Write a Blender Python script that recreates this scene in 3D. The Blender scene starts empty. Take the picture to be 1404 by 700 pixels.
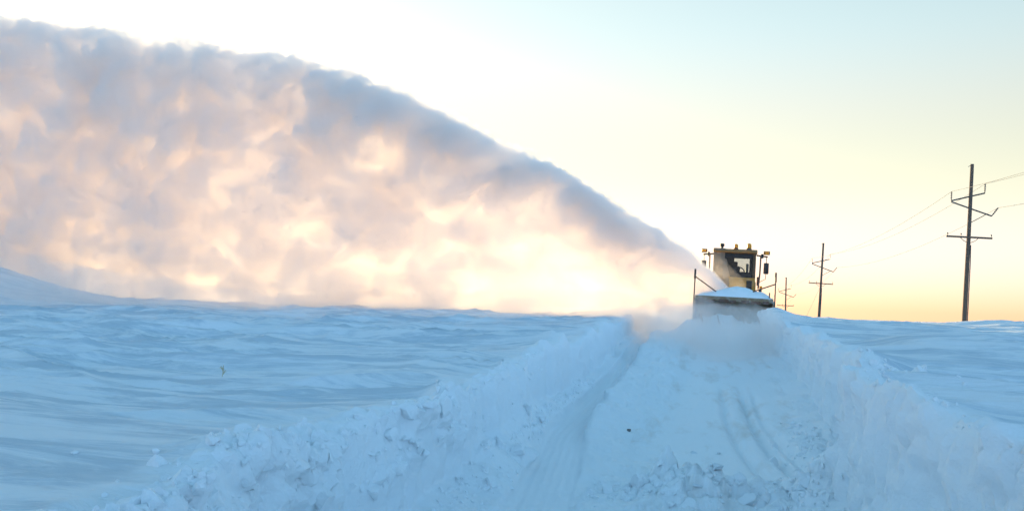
import bpy, bmesh, math, random
import numpy as np
from mathutils import Vector, Matrix, Euler

random.seed(7)
RNG = np.random.default_rng(11)
scene = bpy.context.scene
COL = scene.collection
R = math.radians

# ------------------------------------------------------------------ camera
F_PX, W_PX, H_PX = 1216.0, 1404.0, 700.0
CAM = np.array([0.0, 0.0, 2.65])
YAW, PITCH, ROLL = R(13.234), R(2.897), R(1.8)
cam_d = bpy.data.cameras.new('camera')
cam = bpy.data.objects.new('camera', cam_d)
COL.objects.link(cam)
cam_d.sensor_width = 36.0
cam_d.lens = 36.0 * F_PX / W_PX
cam_d.clip_start = 0.1
cam_d.clip_end = 9000
CAM_R = (Matrix.Rotation(YAW, 3, 'Z') @ Matrix.Rotation(math.pi / 2 + PITCH, 3, 'X') @ Matrix.Rotation(ROLL, 3, 'Z'))
cam.matrix_world = Matrix.Translation(Vector(CAM)) @ CAM_R.to_4x4()
scene.camera = cam


def at_depth(px, py, Y):
    """real-world point on the vertical plane at distance Y (metres up the road) for a place measured in the photo"""
    d = CAM_R @ Vector(((px - W_PX / 2) / F_PX, -(py - H_PX / 2) / F_PX, -1.0))
    return Vector(CAM) + d * (Y / d.y)


# ------------------------------------------------------------------ noise
def _hash(ix, iy, iz, seed):
    h = (ix.astype(np.int64) * 374761393 + iy.astype(np.int64) * 668265263 + iz.astype(np.int64) * 1274126177 + seed * 974711) & 0xFFFFFFFF
    h = ((h ^ (h >> 13)) * 1274126177) & 0xFFFFFFFF
    return h ^ (h >> 16)


_G = np.array([(1, 1, 0), (-1, 1, 0), (1, -1, 0), (-1, -1, 0), (1, 0, 1), (-1, 0, 1), (1, 0, -1), (-1, 0, -1),
               (0, 1, 1), (0, -1, 1), (0, 1, -1), (0, -1, -1), (1, 1, 0), (-1, 1, 0), (0, -1, 1), (0, -1, -1)], float)


def perlin(x, y, z, seed=0):
    x, y, z = np.broadcast_arrays(np.asarray(x, float), np.asarray(y, float), np.asarray(z, float))
    xi, yi, zi = np.floor(x), np.floor(y), np.floor(z)
    fx, fy, fz = x - xi, y - yi, z - zi
    xi, yi, zi = xi.astype(np.int64), yi.astype(np.int64), zi.astype(np.int64)
    u, v, w = (t * t * t * (t * (t * 6 - 15) + 10) for t in (fx, fy, fz))
    out = 0.0
    for dx in (0, 1):
        for dy in (0, 1):
            for dz in (0, 1):
                g = _G[_hash(xi + dx, yi + dy, zi + dz, seed) & 15]
                d = g[..., 0] * (fx - dx) + g[..., 1] * (fy - dy) + g[..., 2] * (fz - dz)
                out = out + d * (u if dx else 1 - u) * (v if dy else 1 - v) * (w if dz else 1 - w)
    return out


def fbm(x, y, z, octaves=4, seed=0, gain=0.5, lac=2.03):
    a, s, tot = 1.0, 0.0, 0.0
    for o in range(octaves):
        s = s + a * perlin(x * lac ** o, y * lac ** o, z * lac ** o, seed + o * 17)
        tot += a
        a *= gain
    return s / tot


def billow(x, y, z, octaves=4, seed=0, gain=0.5):
    a, s, tot = 1.0, 0.0, 0.0
    for o in range(octaves):
        f = 2.03 ** o
        s = s + a * np.abs(perlin(x * f, y * f, z * f, seed + o * 17))
        tot += a
        a *= gain
    return s / tot


def cells(x, y, z, seed=0):
    """F1 and F2 distances of a jittered cell pattern"""
    x, y, z = np.broadcast_arrays(np.asarray(x, float), np.asarray(y, float), np.asarray(z, float))
    xi, yi, zi = np.floor(x).astype(np.int64), np.floor(y).astype(np.int64), np.floor(z).astype(np.int64)
    f1 = np.full(x.shape, 9.0)
    f2 = np.full(x.shape, 9.0)
    idc = np.zeros(x.shape)
    for dx in (-1, 0, 1):
        for dy in (-1, 0, 1):
            for dz in (-1, 0, 1):
                cx, cy, cz = xi + dx, yi + dy, zi + dz
                h1, h2, h3 = _hash(cx, cy, cz, seed), _hash(cx, cy, cz, seed + 5), _hash(cx, cy, cz, seed + 9)
                d = np.sqrt((cx + (h1 & 1023) / 1023 - x) ** 2 + (cy + (h2 & 1023) / 1023 - y) ** 2 + (cz + (h3 & 1023) / 1023 - z) ** 2)
                near = d < f1
                f2 = np.where(near, f1, np.minimum(f2, d))
                idc = np.where(near, (h1 >> 10) & 1023, idc)
                f1 = np.where(near, d, f1)
    return f1, f2, idc / 1023.0


def sstep(a, b, x):
    t = np.clip((x - a) / (b - a), 0, 1)
    return t * t * (3 - 2 * t)


# ------------------------------------------------------------------ object helpers
def tag(o, label=None, cat=None, group=None, kind=None):
    if label:
        o['label'] = label
    if cat:
        o['category'] = cat
    if group:
        o['group'] = group
    if kind:
        o['kind'] = kind
    return o


def empty(name, loc=(0, 0, 0), rot=(0, 0, 0)):
    o = bpy.data.objects.new(name, None)
    o.empty_display_size = 0.2
    COL.objects.link(o)
    o.location = loc
    o.rotation_euler = rot
    return o


def np_mesh(name, verts, quads, mat, parent=None, smooth=True, tris=None):
    me = bpy.data.meshes.new(name)
    verts = np.asarray(verts, np.float32)
    loops, starts, n = [], [], 0
    if quads is not None and len(quads):
        q = np.asarray(quads, np.int32)
        loops.append(q.ravel())
        starts.append(np.arange(len(q), dtype=np.int32) * 4)
        n = len(q) * 4
    if tris is not None and len(tris):
        t = np.asarray(tris, np.int32)
        loops.append(t.ravel())
        starts.append(np.arange(len(t), dtype=np.int32) * 3 + n)
    loops, starts = np.concatenate(loops), np.concatenate(starts)
    me.vertices.add(len(verts))
    me.vertices.foreach_set('co', verts.ravel())
    me.loops.add(len(loops))
    me.loops.foreach_set('vertex_index', loops)
    me.polygons.add(len(starts))
    me.polygons.foreach_set('loop_start', starts)
    me.polygons.foreach_set('use_smooth', np.full(len(starts), smooth))
    me.update(calc_edges=True)
    me.validate()
    if mat:
        me.materials.append(mat)
    o = bpy.data.objects.new(name, me)
    COL.objects.link(o)
    if parent:
        o.parent = parent
    return o


class MB:
    """collects boxes, tubes and lathes into one mesh"""

    def __init__(self):
        self.bm = bmesh.new()

    def box(self, c, s, rot=(0, 0, 0), bev=0.0):
        g = bmesh.ops.create_cube(self.bm, size=1.0)['verts']
        m = Matrix.Translation(Vector(c)) @ Euler(rot).to_matrix().to_4x4() @ Matrix.Diagonal((*s, 1))
        bmesh.ops.transform(self.bm, matrix=m, verts=g)
        if bev:
            es = list({e for v in g for e in v.link_edges})
            bmesh.ops.bevel(self.bm, geom=es, offset=bev, segments=2, affect='EDGES', profile=0.5)
        return self

    def tube(self, pts, r, seg=10, r2=None):
        pts = [Vector(p) for p in pts]
        rings = []
        for i, p in enumerate(pts):
            d = (pts[min(i + 1, len(pts) - 1)] - pts[max(i - 1, 0)]).normalized()
            a = d.orthogonal().normalized() if i == 0 else (a - d * a.dot(d)).normalized()
            b = d.cross(a)
            rr = r if r2 is None else r + (r2 - r) * i / (len(pts) - 1)
            rings.append([self.bm.verts.new(p + (a * math.cos(t) + b * math.sin(t)) * rr) for t in [2 * math.pi * k / seg for k in range(seg)]])
        for A, B in zip(rings, rings[1:]):
            for k in range(seg):
                self.bm.faces.new((A[k], A[(k + 1) % seg], B[(k + 1) % seg], B[k]))
        self.bm.faces.new(rings[0][::-1])
        self.bm.faces.new(rings[-1])
        return self

    def lathe(self, prof, c, axis='Z', seg=24):
        """prof: list of (radius, height)"""
        M = {'Z': Matrix.Identity(3), 'X': Matrix(((0, 0, 1), (1, 0, 0), (0, 1, 0))), 'Y': Matrix(((1, 0, 0), (0, 0, 1), (0, -1, 0)))}[axis]
        rings = []
        for rr, h in prof:
            rings.append([self.bm.verts.new(Vector(c) + M @ Vector((rr * math.cos(2 * math.pi * k / seg), rr * math.sin(2 * math.pi * k / seg), h))) for k in range(seg)])
        for A, B in zip(rings, rings[1:]):
            for k in range(seg):
                self.bm.faces.new((A[k], A[(k + 1) % seg], B[(k + 1) % seg], B[k]))
        self.bm.faces.new(rings[0][::-1])
        self.bm.faces.new(rings[-1])
        return self

    def prism(self, poly, axis, a, b):
        """poly: list of 2D points; extruded along axis from a to b"""
        def P(u, v, t):
            return {'X': (t, u, v), 'Y': (u, t, v), 'Z': (u, v, t)}[axis]
        A = [self.bm.verts.new(P(u, v, a)) for u, v in poly]
        B = [self.bm.verts.new(P(u, v, b)) for u, v in poly]
        self.bm.faces.new(A)
        self.bm.faces.new(B[::-1])
        for k in range(len(A)):
            j = (k + 1) % len(A)
            self.bm.faces.new((A[j], A[k], B[k], B[j]))
        return self

    def build(self, name, mat, parent=None, smooth=False, bevel=0.0):
        bmesh.ops.recalc_face_normals(self.bm, faces=self.bm.faces)
        me = bpy.data.meshes.new(name)
        self.bm.to_mesh(me)
        self.bm.free()
        me.materials.append(mat)
        if smooth:
            for p in me.polygons:
                p.use_smooth = True
            me.set_sharp_from_angle(angle=R(40))
        o = bpy.data.objects.new(name, me)
        COL.objects.link(o)
        if parent:
            o.parent = parent
        if bevel:
            b = o.modifiers.new('bevel', 'BEVEL')
            b.width = bevel
            b.segments = 2
            b.limit_method = 'ANGLE'
        return o


# ------------------------------------------------------------------ materials
def new_mat(name):
    m = bpy.data.materials.new(name)
    m.use_nodes = True
    nt = m.node_tree
    nt.nodes.clear()
    out = nt.nodes.new('ShaderNodeOutputMaterial')
    return m, nt, out


def N(nt, t, **kw):
    n = nt.nodes.new(t)
    for k, v in kw.items():
        if k.startswith('i_'):
            key = k[2:].replace('_', ' ')
            n.inputs[int(key) if key.isdigit() else key].default_value = v
        else:
            setattr(n, k, v)
    return n


def snow_mat(name, col, dirt=None, bump=0.5, crust=None):
    m, nt, out = new_mat(name)
    L = nt.links.new
    p = N(nt, 'ShaderNodeBsdfPrincipled', i_Roughness=0.75)
    p.inputs['Specular IOR Level'].default_value = 0.25
    p.inputs['Subsurface Weight'].default_value = 0.0
    tc = N(nt, 'ShaderNodeTexCoord')
    n1 = N(nt, 'ShaderNodeTexNoise', i_Scale=0.9, i_Detail=6.0, i_Roughness=0.6)
    L(tc.outputs['Object'], n1.inputs['Vector'])
    mix = N(nt, 'ShaderNodeMix', data_type='RGBA')
    mix.inputs['A'].default_value = (col[0] * 0.95, col[1] * 0.965, col[2] * 0.975, 1)
    mix.inputs['B'].default_value = (*col, 1)
    L(n1.outputs['Fac'], mix.inputs['Factor'])
    c = mix.outputs['Result']
    if dirt:
        mp = N(nt, 'ShaderNodeMapping')
        mp.inputs['Scale'].default_value = (2.2, 0.55, 1)
        mp.inputs['Rotation'].default_value = (0, 0, R(8))
        L(tc.outputs['Object'], mp.inputs['Vector'])
        n2 = N(nt, 'ShaderNodeTexNoise', i_Scale=1.1, i_Detail=7.0, i_Roughness=0.65)
        L(mp.outputs['Vector'], n2.inputs['Vector'])
        r = N(nt, 'ShaderNodeMapRange')
        r.inputs['From Min'].default_value = 0.52
        r.inputs['From Max'].default_value = 0.72
        r.inputs['To Max'].default_value = 0.55
        L(n2.outputs['Fac'], r.inputs['Value'])
        mx = N(nt, 'ShaderNodeMix', data_type='RGBA')
        mx.inputs['B'].default_value = (*dirt, 1)
        L(r.outputs['Result'], mx.inputs['Factor'])
        L(c, mx.inputs['A'])
        c = mx.outputs['Result']
    if crust:                                          # dark wind-crust streaks in the colour, standing in for weak ripple shading
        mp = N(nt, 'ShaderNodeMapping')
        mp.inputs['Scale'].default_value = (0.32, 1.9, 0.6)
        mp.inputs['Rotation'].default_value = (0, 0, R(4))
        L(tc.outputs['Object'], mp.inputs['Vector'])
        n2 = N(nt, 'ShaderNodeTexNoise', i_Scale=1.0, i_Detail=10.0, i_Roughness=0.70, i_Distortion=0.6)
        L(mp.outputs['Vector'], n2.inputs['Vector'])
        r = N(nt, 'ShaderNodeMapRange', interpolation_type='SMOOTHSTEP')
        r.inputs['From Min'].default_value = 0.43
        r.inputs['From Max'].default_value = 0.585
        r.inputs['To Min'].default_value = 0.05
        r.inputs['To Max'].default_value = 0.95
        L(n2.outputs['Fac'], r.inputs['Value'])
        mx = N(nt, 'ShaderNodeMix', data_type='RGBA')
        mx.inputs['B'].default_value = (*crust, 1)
        at = N(nt, 'ShaderNodeAttribute', attribute_name='crust_shade_cover')
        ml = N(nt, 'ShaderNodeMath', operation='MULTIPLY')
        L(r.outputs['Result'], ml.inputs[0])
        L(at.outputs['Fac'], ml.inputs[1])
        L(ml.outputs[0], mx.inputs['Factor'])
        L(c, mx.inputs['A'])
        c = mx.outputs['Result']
    L(c, p.inputs['Base Color'])
    b1 = N(nt, 'ShaderNodeTexNoise', i_Scale=9.0, i_Detail=8.0, i_Roughness=0.68)
    L(tc.outputs['Object'], b1.inputs['Vector'])
    if crust:                                          # fine wind scour, stretched along the wind
        mpb = N(nt, 'ShaderNodeMapping')
        mpb.inputs['Scale'].default_value = (0.10, 0.55, 0.3)
        L(tc.outputs['Object'], mpb.inputs['Vector'])
        L(mpb.outputs['Vector'], b1.inputs['Vector'])
    bp = N(nt, 'ShaderNodeBump', i_Strength=bump, i_Distance=0.14 if crust else 0.06)
    L(b1.outputs['Fac'], bp.inputs['Height'])
    L(bp.outputs['Normal'], p.inputs['Normal'])
    L(p.outputs['BSDF'], out.inputs['Surface'])
    return m


def paint(name, col, rough=0.5, metal=0.0, dirt=0.25, dirt_col=(0.75, 0.78, 0.8), spec=0.5):
    m, nt, out = new_mat(name)
    L = nt.links.new
    p = N(nt, 'ShaderNodeBsdfPrincipled', i_Metallic=metal)
    p.inputs['Specular IOR Level'].default_value = spec
    tc = N(nt, 'ShaderNodeTexCoord')
    n = N(nt, 'ShaderNodeTexNoise', i_Scale=5.0, i_Detail=6.0, i_Roughness=0.65)
    L(tc.outputs['Object'], n.inputs['Vector'])
    r = N(nt, 'ShaderNodeMapRange')
    r.inputs['From Min'].default_value = 0.45
    r.inputs['From Max'].default_value = 0.75
    r.inputs['To Max'].default_value = dirt
    L(n.outputs['Fac'], r.inputs['Value'])
    mix = N(nt, 'ShaderNodeMix', data_type='RGBA')
    mix.inputs['A'].default_value = (*col, 1)
    mix.inputs['B'].default_value = (*dirt_col, 1)
    L(r.outputs['Result'], mix.inputs['Factor'])
    L(mix.outputs['Result'], p.inputs['Base Color'])
    mr = N(nt, 'ShaderNodeMapRange')
    mr.inputs['To Min'].default_value = max(0.05, rough - 0.15)
    mr.inputs['To Max'].default_value = min(1, rough + 0.2)
    L(n.outputs['Fac'], mr.inputs['Value'])
    L(mr.outputs['Result'], p.inputs['Roughness'])
    L(p.outputs['BSDF'], out.inputs['Surface'])
    return m


def glass(name, tint, alpha):
    m, nt, out = new_mat(name)
    L = nt.links.new
    t = N(nt, 'ShaderNodeBsdfTransparent')
    t.inputs['Color'].default_value = (*tint, 1)
    g = N(nt, 'ShaderNodeBsdfGlossy', i_Roughness=0.05)
    mx = N(nt, 'ShaderNodeMixShader')
    mx.inputs['Fac'].default_value = alpha
    L(t.outputs[0], mx.inputs[1])
    L(g.outputs[0], mx.inputs[2])
    L(mx.outputs[0], out.inputs['Surface'])
    return m


M = {}
SNOW = (0.86, 0.89, 0.91)
M['field'] = snow_mat('snow_field_material', SNOW, bump=0.8, crust=(0.55, 0.635, 0.70))  # crust colour also paints ripple shade into the field
M['bank'] = snow_mat('snow_bank_material', SNOW, bump=0.75)
M['road'] = snow_mat('packed_snow_material', SNOW, dirt=(0.62, 0.57, 0.52), bump=0.7)
M['lump'] = snow_mat('snow_lump_material', SNOW, bump=0.6)

# ------------------------------------------------------------------ terrain
SLOPE = 0.03
CREST_PX = [(0, 418), (200, 412), (400, 415), (600, 420), (800, 424), (875, 425), (1000, 428), (1125, 437), (1250, 443), (1404, 444)]
CREST_Y = 40.0
_cx, _cz = [], []
for _p in CREST_PX:
    _v = at_depth(_p[0], _p[1], CREST_Y)
    _cx.append(_v.x)
    _cz.append(_v.z)
_cx = np.array([-400, -60] + _cx + [30, 400])
_cz = np.array([_cz[0] - 0.3, _cz[0] - 0.1] + _cz + [_cz[-1] + 0.1, _cz[-1] + 0.3])


def crest_z(x):
    return (np.interp(x, _cx, _cz) + np.interp(x - 1.2, _cx, _cz) + np.interp(x + 1.2, _cx, _cz)) / 3


def near_h(x):
    return np.where(x < 0, 1.35, 1.80)


def road_h(y):
    return SLOPE * np.minimum(y, 45) + 0.35 * sstep(22, 30, y)


def field_h(x, y, detail=True):
    yc = np.clip(y, -12, CREST_Y)
    t = yc / CREST_Y
    z = near_h(x) * (1 - t) + crest_z(x) * t
    past = np.maximum(y - CREST_Y, 0)
    # the land falls away behind the crest, then slowly on to the horizon
    drop = 0.028 * past - 0.3 * sstep(0, 4, past) * 0
    z = z - drop
    if not detail:
        return z
    fade = 1 - sstep(120, 400, np.hypot(x, y))
    # long drifts
    wx = x + 1.5 * fbm(x / 6, y / 4, 3.1, 2, 31)
    wy = y + 0.9 * fbm(x / 5, y / 3, 7.7, 2, 41)
    nearflat = sstep(5.75, 6.15, y + 0.17 * (x + 3.2) + 0.5 * fbm(x / 2.0, 5.1, 0, 2, 9))
    right = sstep(1.0, 2.5, x)
    z = z + 0.16 * fbm(wx / 9, wy / 3.2, 0, 3, 3) * fade * (0.5 + 0.5 * sstep(3, 12, y)) * (1 + 0.7 * right)
    # wind ripples (sastrugi), long across the road
    def lip(n, k):                                    # ridges with a steep face towards -y
        return 0.62 - 2.0 * np.abs(n) ** k
    sk = 0.35 * fbm(wx / 2.5, wy / 1.2, 6.6, 2, 57)
    rid = lip(perlin(wx / 3.2, (wy + sk) / 0.95, 0.5, 51), 0.62)
    rid2 = lip(perlin(wx / 1.3 + 0.3 * wy, (wy + sk) / 0.42, 9.5, 61), 0.65)
    rid3 = lip(perlin(wx / 7.0, (wy + 2 * sk) / 2.4, 4.5, 71), 0.8)
    patch = sstep(-0.15, 0.25, fbm(x / 7, y / 5, 2.2, 2, 81))
    amp = (0.25 + 0.75 * nearflat) * fade
    z = z + amp * (0.15 * rid * (0.35 + 0.65 * patch) + 0.075 * rid2 * (0.3 + 0.7 * patch) + 0.17 * rid3) * (1 - 0.45 * right)
    z = z + 0.022 * fbm(x / 0.5, y / 0.2, 1.0, 4, 91) * amp
    # near smooth ledge on the left with a wind-cut lip towards the ripples
    z = z + np.where(x < 0, 1, 0) * 0.13 * (1 - nearflat)
    # dark hollow and the shelf right of the road
    z = z - 0.55 * np.exp(-((y - 12.8 - 0.15 * (x - 4)) / 1.7) ** 2) * sstep(1.95, 3.0, x)
    z = z + 0.16 * np.exp(-((y - 17.0 - 0.05 * (x - 5)) / 1.6) ** 2) * sstep(2.2, 4, x)
    # snow cast up beside the machine, right-hand side
    z = z + 0.36 * np.exp(-((x - 1.75) / 0.5) ** 2) * np.exp(-((y - 30.0) / 2.4) ** 2)
    z = z + 0.16 * np.exp(-((x - 2.7) / 0.9) ** 2) * np.exp(-((y - 31.0) / 2.6) ** 2)
    # blown-up drift at the far left
    z = z + 1.9 * np.exp(-(((x + 33) / 6.0) ** 2)) * np.exp(-((y - 31.5) / 3.5) ** 2)
    return z


# rows (up the road)
rows = list(np.arange(-10, 2.6, 0.35))
y = 2.6
while y < 62:
    rows.append(y)
    y += max(0.03, 0.0052 * y)
while y < 4200:
    rows.append(y)
    y *= 1.075
rows.append(y)
YS = np.array(rows)
NY = len(YS)


def outward(limit0):
    c = [0.0]
    x = limit0
    while x < 62:
        x += max(0.04, 0.0075 * x)
        c.append(x - limit0)
    while x < 4500:
        x *= 1.11
        c.append(x - limit0)
    return np.array(c)


def wob(y, s, seed):
    return fbm(y / s, 0.37, 0.11, 4, seed)


# wall lines (x of the top edge, foot of the wall, foot of the talus)
LT = np.interp(YS, [-10, 3.5, 4.3, 4.9, 6.3, 8, 12.5, 17, 36, 60], [-2.6, -2.6, -2.75, -3.0, -3.15, -2.9, -2.92, -3.08, -3.15, -3.15]) + 0.22 * wob(YS, 2.0, 101) + 0.14 * wob(YS, 0.45, 102)
RT = np.interp(YS, [-10, 4, 6.6, 7.4, 8.3, 10.4, 10.9, 13.6, 20, 26, 29, 33, 36, 60], [2.6, 2.45, 2.12, 1.9, 1.58, 1.46, 1.92, 1.95, 2.12, 2.1, 1.5, 1.5, 2.1, 2.15]) + 0.14 * wob(YS, 1.6, 111) + 0.08 * wob(YS, 0.4, 112)
close_t = sstep(46, 58, YS)                      # the cut peters out well behind the machine
rh = road_h(YS)
lz = field_h(LT, YS) + 0.10 * wob(YS, 0.7, 121) + 0.06 * wob(YS, 0.25, 122)
rz = field_h(RT, YS) + 0.10 * wob(YS, 0.8, 131) + 0.08 * wob(YS, 0.3, 132)
lt_h = rh + np.interp(YS, [-10, 6, 9, 12, 16, 21, 60], [0.35, 0.35, 0.42, 0.72, 0.5, 0.32, 0.32]) + 0.25 * wob(YS, 1.2, 141)
rt_h = rh + np.interp(YS, [-10, 6, 7.5, 9, 11, 13.5, 16, 60], [0.5, 0.5, 0.42, 0.32, 0.36, 0.26, 0.14, 0.12]) + 0.16 * wob(YS, 1.0, 151)
trk_c = np.interp(YS, [-10, 6, 10, 14, 22, 60], [-1.5, -1.55, -1.9, -2.33, -2.45, -2.45])
trk_w = np.interp(YS, [-10, 9, 14, 22], [0.34, 0.32, 0.26, 0.2])
segs = []  # (control point, columns to the next)
pts = [
    (LT, lz),
    (LT + 0.05, lz - 0.07 + 0 * YS),
    (LT + 0.11 + 0.04 * wob(YS, 0.9, 161), lt_h + 0.0),
    (trk_c - trk_w - 0.05, rh + 0.30),
    (trk_c - trk_w, rh + 0.13),
    (trk_c + trk_w, rh + 0.10),
    (trk_c + trk_w + 0.10, rh + 0.14 + 0.24 * sstep(12, 16, YS) * (1 + 0.8 * wob(YS, 1.4, 181))),
    (np.maximum(trk_c + trk_w + 0.75, -1.35), rh + 0.04 + 0.27 * sstep(13, 24, YS) * (1 + 0.7 * wob(YS, 1.9, 183))),
    (np.maximum(trk_c + trk_w + 1.25, -0.75), rh + 0.0 + 0.06 * sstep(16, 28, YS)),
    (np.interp(YS, [-10, 8, 12, 15], [-0.2, 0.0, 0.5, 0.9]), rh + 0.0),
    (RT - np.interp(YS, [-10, 8, 12, 15], [0.75, 0.7, 0.75, 0.6]), rh + 0.04),
    (RT - 0.10 + 0.06 * wob(YS, 0.9, 171), rt_h),
    (RT - 0.07, rz - 0.12),
    (RT, rz),
]
ncols = [4, 34, 34, 4, 26, 5, 22, 14, 46, 26, 26, 54, 6]
PX, PZ, SEC = [], [], []
for k, nseg in enumerate(ncols):
    for j in range(nseg):
        t = j / nseg
        PX.append(pts[k][0] * (1 - t) + pts[k + 1][0] * t)
        PZ.append(pts[k][1] * (1 - t) + pts[k + 1][1] * t)
        SEC.append(k + t)
PX.append(pts[-1][0])
PZ.append(pts[-1][1])
SEC.append(len(ncols))
PX, PZ, SEC = np.array(PX), np.array(PZ), np.array(SEC)         # (columns, rows)
for _ in range(3):                                               # round the profile a little
    PX[1:-1] = 0.25 * PX[:-2] + 0.5 * PX[1:-1] + 0.25 * PX[2:]
    PZ[1:-1] = 0.25 * PZ[:-2] + 0.5 * PZ[1:-1] + 0.25 * PZ[2:]
YY = np.broadcast_to(YS, PX.shape)
# profile normal
tx, tz = np.gradient(PX, axis=0), np.gradient(PZ, axis=0)
ln = np.hypot(tx, tz) + 1e-9
nx, nz = -tz / ln, tx / ln
S = SEC[:, None]


def window(a, b, soft=0.4):
    return sstep(a - soft, a + soft, S) * (1 - sstep(b - soft, b + soft, S))


lw, lt = window(0.4, 2.0), window(2.0, 3.4, 0.25)
trk = window(4.0, 5.0, 0.12)
wr, fl = window(5.6, 7.7), window(7.6, 10.0)
rt, rw = window(9.8, 11.1), window(11.0, 12.8)
big = fbm(PX / 0.9, YY / 0.9, PZ / 0.9, 4, 201)
f1, f2, cid = cells(PX / 0.33 + 0.5 * big, YY / 0.33, PZ / 0.33, 211)
g1, g2, gid = cells(PX / 0.13, YY / 0.13, PZ / 0.13, 221)
chunk = np.clip((f2 - f1) * 1.6, 0, 1) ** 0.6 * (0.35 + 0.65 * cid)
small = np.clip((g2 - g1) * 1.6, 0, 1) ** 0.6 * (0.3 + 0.7 * gid)
streak = fbm(YY / 0.16, PZ / 1.4, 0.3, 4, 231)                   # vertical scrape marks on the cut face
disp = 0.0
disp = disp + lw * (0.10 * big + 0.035 * streak + 0.035 * fbm(PX / 0.3, YY / 0.5, PZ / 0.4, 4, 241))
mask_l = sstep(0.0, 0.22, fbm(YY / 1.5, PX / 1.0, 0.7, 3, 251))
disp = disp + lt * (0.15 * big + (0.16 * chunk + 0.05 * small) * mask_l) * (1 - 0.6 * sstep(11, 16, YY))
groove = np.sin((PX - trk_c) / 0.055 * math.pi) * 0.005 + 0.012 * fbm(PX / 0.06, YY / 4.0, 0.2, 3, 261)
disp = disp + trk * groove + trk * 0.02 * big
disp = disp + wr * (0.16 * big + 0.09 * chunk * sstep(12, 16, YY) + 0.05 * small)
disp = disp + fl * (0.018 * big + 0.006 * fbm(PX / 0.1, YY / 0.3, 0.2, 3, 265))
mask_r = sstep(-0.05, 0.2, fbm(YY / 1.7, PX / 0.8, 4.7, 3, 271))
near_r = 1 - sstep(13, 18, YY)
disp = disp + rt * (0.22 * big + (0.20 * chunk + 0.06 * small) * (0.15 + 0.85 * mask_r) * (0.3 + 0.7 * near_r))
disp = disp + rw * (0.17 * big + 0.16 * streak + 0.07 * fbm(PX / 0.25, YY / 0.14, PZ / 0.45, 5, 281, 0.6) + 0.05 * chunk * sstep(0.0, 0.25, fbm(YY / 0.7, PZ / 0.5, 0.4, 3, 285)))
crl = window(0.1, 1.5, 0.3) * (0.10 + 0.90 * (1 - sstep(8, 11.5, YY))) * sstep(-0.2, 0.15, fbm(YY / 1.1, PZ / 0.6, 0.9, 3, 293))
disp = disp + crl * (0.20 * chunk + 0.09 * small + 0.16 * big)
crumb = window(11.7, 12.95, 0.25)
disp = disp + crumb * (0.11 * chunk + 0.05 * small) * sstep(-0.1, 0.2, fbm(YY / 1.3, 0.2, 0.9, 2, 291))
edge_r = 1 - 0.0 * disp
# the rubble ridge across the road in front of the camera
yr = 11.3 + 0.35 * wob(PX.ravel(), 0.9, 301).reshape(PX.shape) - 0.35 * np.abs(PX - 0.8)
ridge = np.exp(-((YY - yr) / 0.75) ** 2) * sstep(-1.5, -0.6, PX) * (1 - sstep(9.9, 11.4, S) * 0.5)
ridge = ridge * (0.55 + 0.45 * sstep(-0.3, 0.3, wob(PX.ravel(), 0.8, 305).reshape(PX.shape)))
disp = disp + ridge * (0.18 + 0.34 * chunk + 0.12 * small + 0.4 * big) * sstep(6.0, 8.0, S)
# wheel marks, curving
for xa, dep in ((0.26, 0.11), (0.70, 0.15), (0.93, 0.08)):
    cxm = xa + np.interp(YY, [11, 13, 15, 18, 22], [0.55, 0.30, 0.08, -0.10, -0.15])
    mk = np.exp(-((PX - cxm) / 0.085) ** 2) * sstep(12, 13.5, YY) * (1 - sstep(19, 24, YY)) * fl
    disp = disp - mk * (dep + 0.02 * small)
disp = disp * (1 - close_t)
bite = 1.0 * np.exp(-np.abs((YY - 31.9) / 0.95) ** 2.4) * (0.85 + 0.5 * fbm(PX / 0.7, YY / 0.7, 0.2, 3, 331)) * sstep(-1.9, -0.7, PX) * (1 - 0.75 * (1 - sstep(8, 8.6, S)) * 0)
PX2, PZ2 = PX + nx * disp, PZ + nz * disp + bite * sstep(5.5, 7, S) * (1 - sstep(10.9, 11.6, S))
full = field_h(PX2, YY)
PZ2 = PZ2 * (1 - close_t) + full * close_t

# fields to either side
off = outward(3.0)
LX = LT[None, :] - off[::-1][:-1, None] * np.ones((1, NY))
RX = RT[None, :] + off[1:, None] * np.ones((1, NY))


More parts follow.
